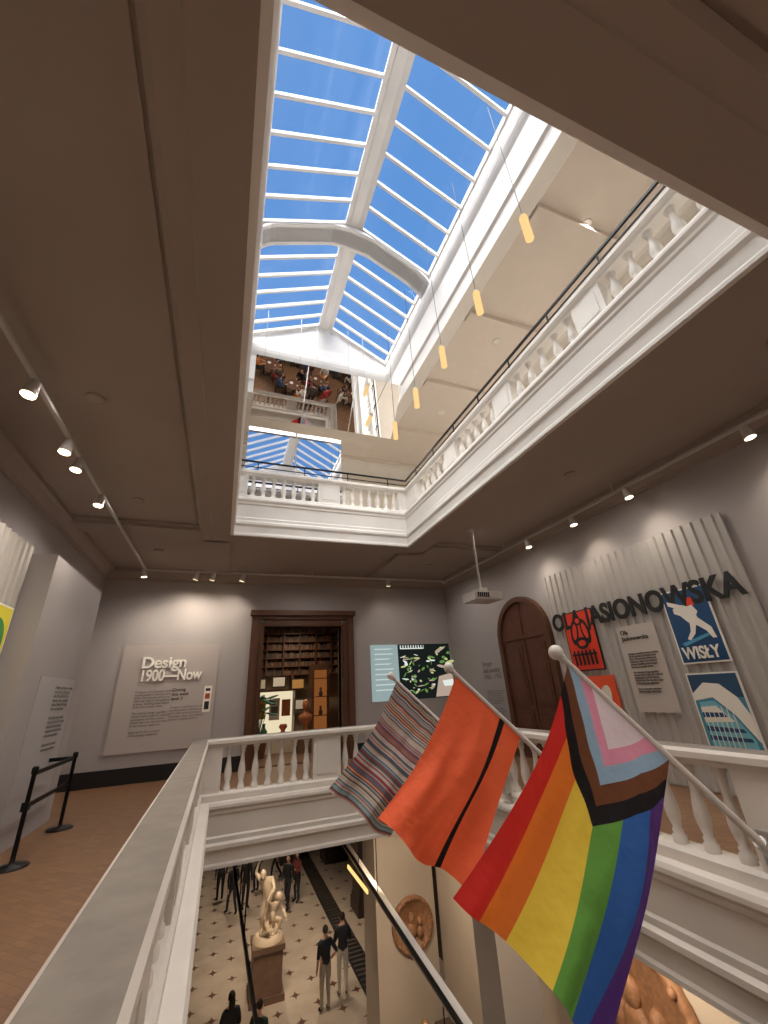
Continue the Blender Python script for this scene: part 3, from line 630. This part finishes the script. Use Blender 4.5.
figure('visitor',(3.85,22.6,Z0),2.2,1.68,phone,C(120,60,50),C(36,36,44),hair='long')
figure('visitor',(.9,13.9,Z0),.3,1.7,phone,C(28,30,36),C(34,34,40),hair='long')
figure('visitor',(1.5,13.4,Z0),-.6,1.66,None,C(30,50,46),C(30,30,34))
figure('visitor',(4.6,11.0,Z0),2.9,1.72,None,C(170,140,120),C(40,40,50),mh=C(150,110,70))
figure('visitor',(3.3,25.5,Z0),1.2,1.72,walk,C(60,30,30),C(30,30,34))
figure('visitor',(2.3,24.5,Z0),.6,1.72,None,C(150,140,130),C(40,44,60),hair='long')
figure('visitor',(.75,24.4,Z0),.2,1.75,None,C(70,72,84),C(30,30,36))
# seating behind the viewpoint, seen in the hanging mirror
def table(x,y,z):
    b=MB(); b.lathe((x,y,z),[(.24,0),(.24,.02),(.04,.04),(.03,.06),(.03,.7),(.4,.72),(.42,.735),(.42,.75)],wooddk,20)
    b.lathe((x+.15,y+.1,z+.75),[(.04,0),(.045,.09)],wht,10); b.lathe((x-.15,y-.1,z+.75),[(.09,0),(.1,.012)],wht,14); b.obj('cafe_table')
def chair(x,y,z,a,mat):
    b=MB(); b.box(-.21,.21,-.21,.21,.42,.46,mat)
    for i in(-1,1):
        for j in(-1,1): b.tube((i*.19,j*.19,.0),(i*.18,j*.18,.43),.015,.018,blackm,8)
        b.tube((i*.19,-.2,.43),(i*.19,-.25,.85),.016,.014,blackm,8)
    b.box(-.2,.2,-.3,-.275,.62,.86,mat); c,s_=math.cos(a),math.sin(a)
    b.v=[(x+px*c-py*s_,y+px*s_+py*c,z+pz) for px,py,pz in b.v]; b.obj('cafe_chair')
cols=[C(170,50,46),C(30,32,40),C(215,205,190),C(60,90,130),C(80,70,62),C(215,130,60),C(30,30,32)]
k=0
for tx,ty in((-.9,-2.8),(.9,-1.7),(2.5,-2.9),(3.4,-1.2),(5.0,-2.6),(2.1,-.5),(5.5,-.6)):
    table(tx,ty,0)
    for a in(0.5,math.pi*.66+.5,math.pi*1.33+.5):
        X2,Y2=tx+.72*math.sin(a),ty-.72*math.cos(a); 
        if Y2>.2 or (abs(X2)<.7 and Y2>-.9): continue
        chair(X2,Y2,0,a,wooddk)
        figure('seated_visitor',(X2,Y2,0),a,1.7,sit,cols[k%7],cols[(k+3)%7],hair='long' if k%2 else 'short',mh=[C(40,30,24),C(150,110,70),C(90,60,40)][k%3]); k+=1
for (x,y,a) in((3.7,.25,2.6),(1.4,-3.4,1),(4.5,.2,2),(4.0,-3.3,.4),(3.0,.2,3.3)): figure('visitor',(x,y,0),a,1.72,[phone,None][k%2],cols[k%7],cols[(k+2)%7]); k+=1
for (x,y,a) in((1.9,3.9,1.2),(3.5,3.4,2.5),(.7,4.6,4)): figure('visitor',(x,y,Z0),a,1.72,walk,cols[k%7],cols[(k+2)%7]); k+=1
# statue group
g=bpy.data.objects.new('marble_statue',None); S.collection.objects.link(g)
sx,sy=2.05,17.1
b=MB(); b.box(sx-.5,sx+.5,sy-.5,sy+.5,Z0,Z0+.15,pedm); b.box(sx-.42,sx+.42,sy-.42,sy+.42,Z0+.15,Z0+1.1,pedm); b.box(sx-.48,sx+.48,sy-.48,sy+.48,Z0+1.1,Z0+1.24,pedm)
b.lathe((sx,sy,Z0+1.24),[(.46,0),(.44,.1),(.36,.16)],marble,20); b.ball((sx+.1,sy,Z0+1.45),(.28,.26,.22),marble); b.obj('pedestal',g)
mk=dict(mt=marble,ml=marble,ms=marble,mf=marble,mh=marble,ma=marble,parent=g)
figure('standing_nude',(sx-.02,sy,Z0+1.36),math.pi-.4,1.85,dict(pelvis=(0,.02,.86),spine=(.03,.04,1.02),chest=(.07,.1,1.18),neck=(.1,.18,1.31),head=(.12,.23,1.38),shl=(-.1,.1,1.28),shr=(.23,.1,1.26),elr=(.42,.05,1.42),wrr=(.34,.1,1.64),har=(.3,.14,1.7),ell=(-.22,.26,1.12),wrl=(-.12,.42,.95),hal=(-.08,.46,.88),hil=(-.09,0,.8),knl=(-.2,.22,.46),anl=(-.2,.06,.09),tol=(-.22,.22,.04),hir=(.1,0,.8),knr=(.18,.05,.42),anr=(.2,-.12,.08),tor=(.22,.04,.03)),headrot=(-35,0,0),fat=1.25,**mk)
figure('crouching_nude',(sx+.05,sy-.12,Z0+1.36),math.pi+.7,1.75,dict(pelvis=(0,-.12,.34),spine=(-.02,-.02,.5),chest=(-.05,.08,.66),neck=(-.1,.16,.76),head=(-.14,.2,.82),shl=(-.22,.08,.7),shr=(.12,.1,.74),ell=(-.36,.16,.5),wrl=(-.3,.34,.4),hal=(-.26,.4,.36),elr=(.3,.16,.9),wrr=(.2,.2,1.08),har=(.16,.22,1.14),hil=(-.1,-.1,.3),knl=(-.2,.24,.36),anl=(-.16,.12,.08),tol=(-.18,.26,.04),hir=(.1,-.1,.3),knr=(.26,.2,.22),anr=(.2,-.12,.08),tor=(.22,-.24,.05)),headrot=(20,0,20),fat=1.2,**mk)
b=MB(); b.box(3.7,4.4,27,27.7,Z0,Z0+1.3,lowdark); b.lathe((4.05,27.35,Z0+1.3),[(.2,0),(.15,.1),(.12,.3),(.32,.55),(.34,.75),(.12,.92),(.1,1.05)],C(60,50,44),14); b.ball((4.05,27.35,Z0+2.5),(.15,.18,.22),C(60,50,44)); b.obj('bronze_bust')
# ---- lights
def light(kind,name,loc,E,col=(1,1,1),**k):
    l=bpy.data.lights.new(name,kind); l.energy=E; l.color=col
    for a,v in k.items(): setattr(l,a,v)
    o=bpy.data.objects.new(name,l); S.collection.objects.link(o); o.location=loc; return o
s=light('SUN','sun',(0,0,20),14.5,(1,.97,.93),angle=math.radians(75)); s.rotation_euler=Vector((.28,.16,-.9)).to_track_quat('-Z','Y').to_euler()
def down(x,y,z,W,ang=110,col=(1,.82,.62),t=None,fm=None):
    fm=fm or blackm; b=MB(); b.lathe((x,y,z),[(.07,.0),(.1,-.004),(.1,.015),(.06,.015)],fm,18); o=b.obj('ceiling_fill_downlight')  # shared by the gallery's recessed downlights and the added fill lamps
    l=light('SPOT','fill_downlight_beam',(x,y,z-.03),W,col,spot_size=math.radians(ang),spot_blend=.7,shadow_soft_size=.12); l.parent=o
    if t: l.rotation_euler=(Vector(t)-Vector((x,y,z))).to_track_quat('-Z','Y').to_euler()
for x,y,W in((2,15,380),(2.5,20,450),(1,25,380),(-2,10,200),(-3,4,200),(4.4,18,250)): down(x,y,-.9,W,col=(1,.84,.66))  # added lamps, unseen under the slab, to light the lower hall
down(3.4,9.5,-.9,380,80,t=(4.75,12,-4)); down(1.2,14.0,-.9,400,50,t=(2.05,17.1,-4.3)); down(4.4,5.2,-.9,260,150,t=(5.6,6.1,-3.2)); down(4.4,9.3,-.9,220,120)  # more added lamps, aimed to brighten the roundels and the statue
down(1.8,13.5,4.38,170,150); down(2.5,15.3,4.38,170,150)  # added lamps that brighten the room beyond the door
for x,y in((-1.7,1.5),(-1.7,4.6),(-1.7,7.4),(-1.7,10.2),(5.4,1.5),(5.4,4.6),(5.4,7.4),(5.4,10.2),(2,10.3)):
    down(x,y,4.885,96,160,(1,.91,.83),fm=ceilm)
for x,y in((-1,-2.2),(2,-2.2),(5,-2.2),(3.5,-1),(.5,-3.2)): down(x,y,4.885,180,150,(1,.88,.76),fm=ceilm)  # added lamps behind the viewpoint, brightening what the hanging mirror reflects
for x,y in((5.4,0),(5.4,2.8),(5.4,5.6),(5.4,8.4),(2,10.8),(-1.6,4)): down(x,y,9.09,250,160,(1,.95,.88),fm=white)  # added lamps to brighten the upper storey
# world
w=bpy.data.worlds.new('sky'); S.world=w; w.use_nodes=True
bg=w.node_tree.nodes['Background']; bg.inputs[0].default_value=lin((96,152,222)); bg.inputs[1].default_value=1.0
# camera
cam=bpy.data.cameras.new('camera'); co=bpy.data.objects.new('camera',cam); S.collection.objects.link(co); S.camera=co
cam.sensor_fit='HORIZONTAL'; cam.sensor_width=36; cam.lens=400/768*36; cam.clip_start=.02
R=Matrix(((.9363,-.0930,-.3379),(-.346,-.399,-.849),(-.0558,.912,-.4059)))
q=R.to_quaternion(); q.normalize()
co.matrix_world=Matrix.Translation((0,0,1.6))@q.to_matrix().to_4x4()
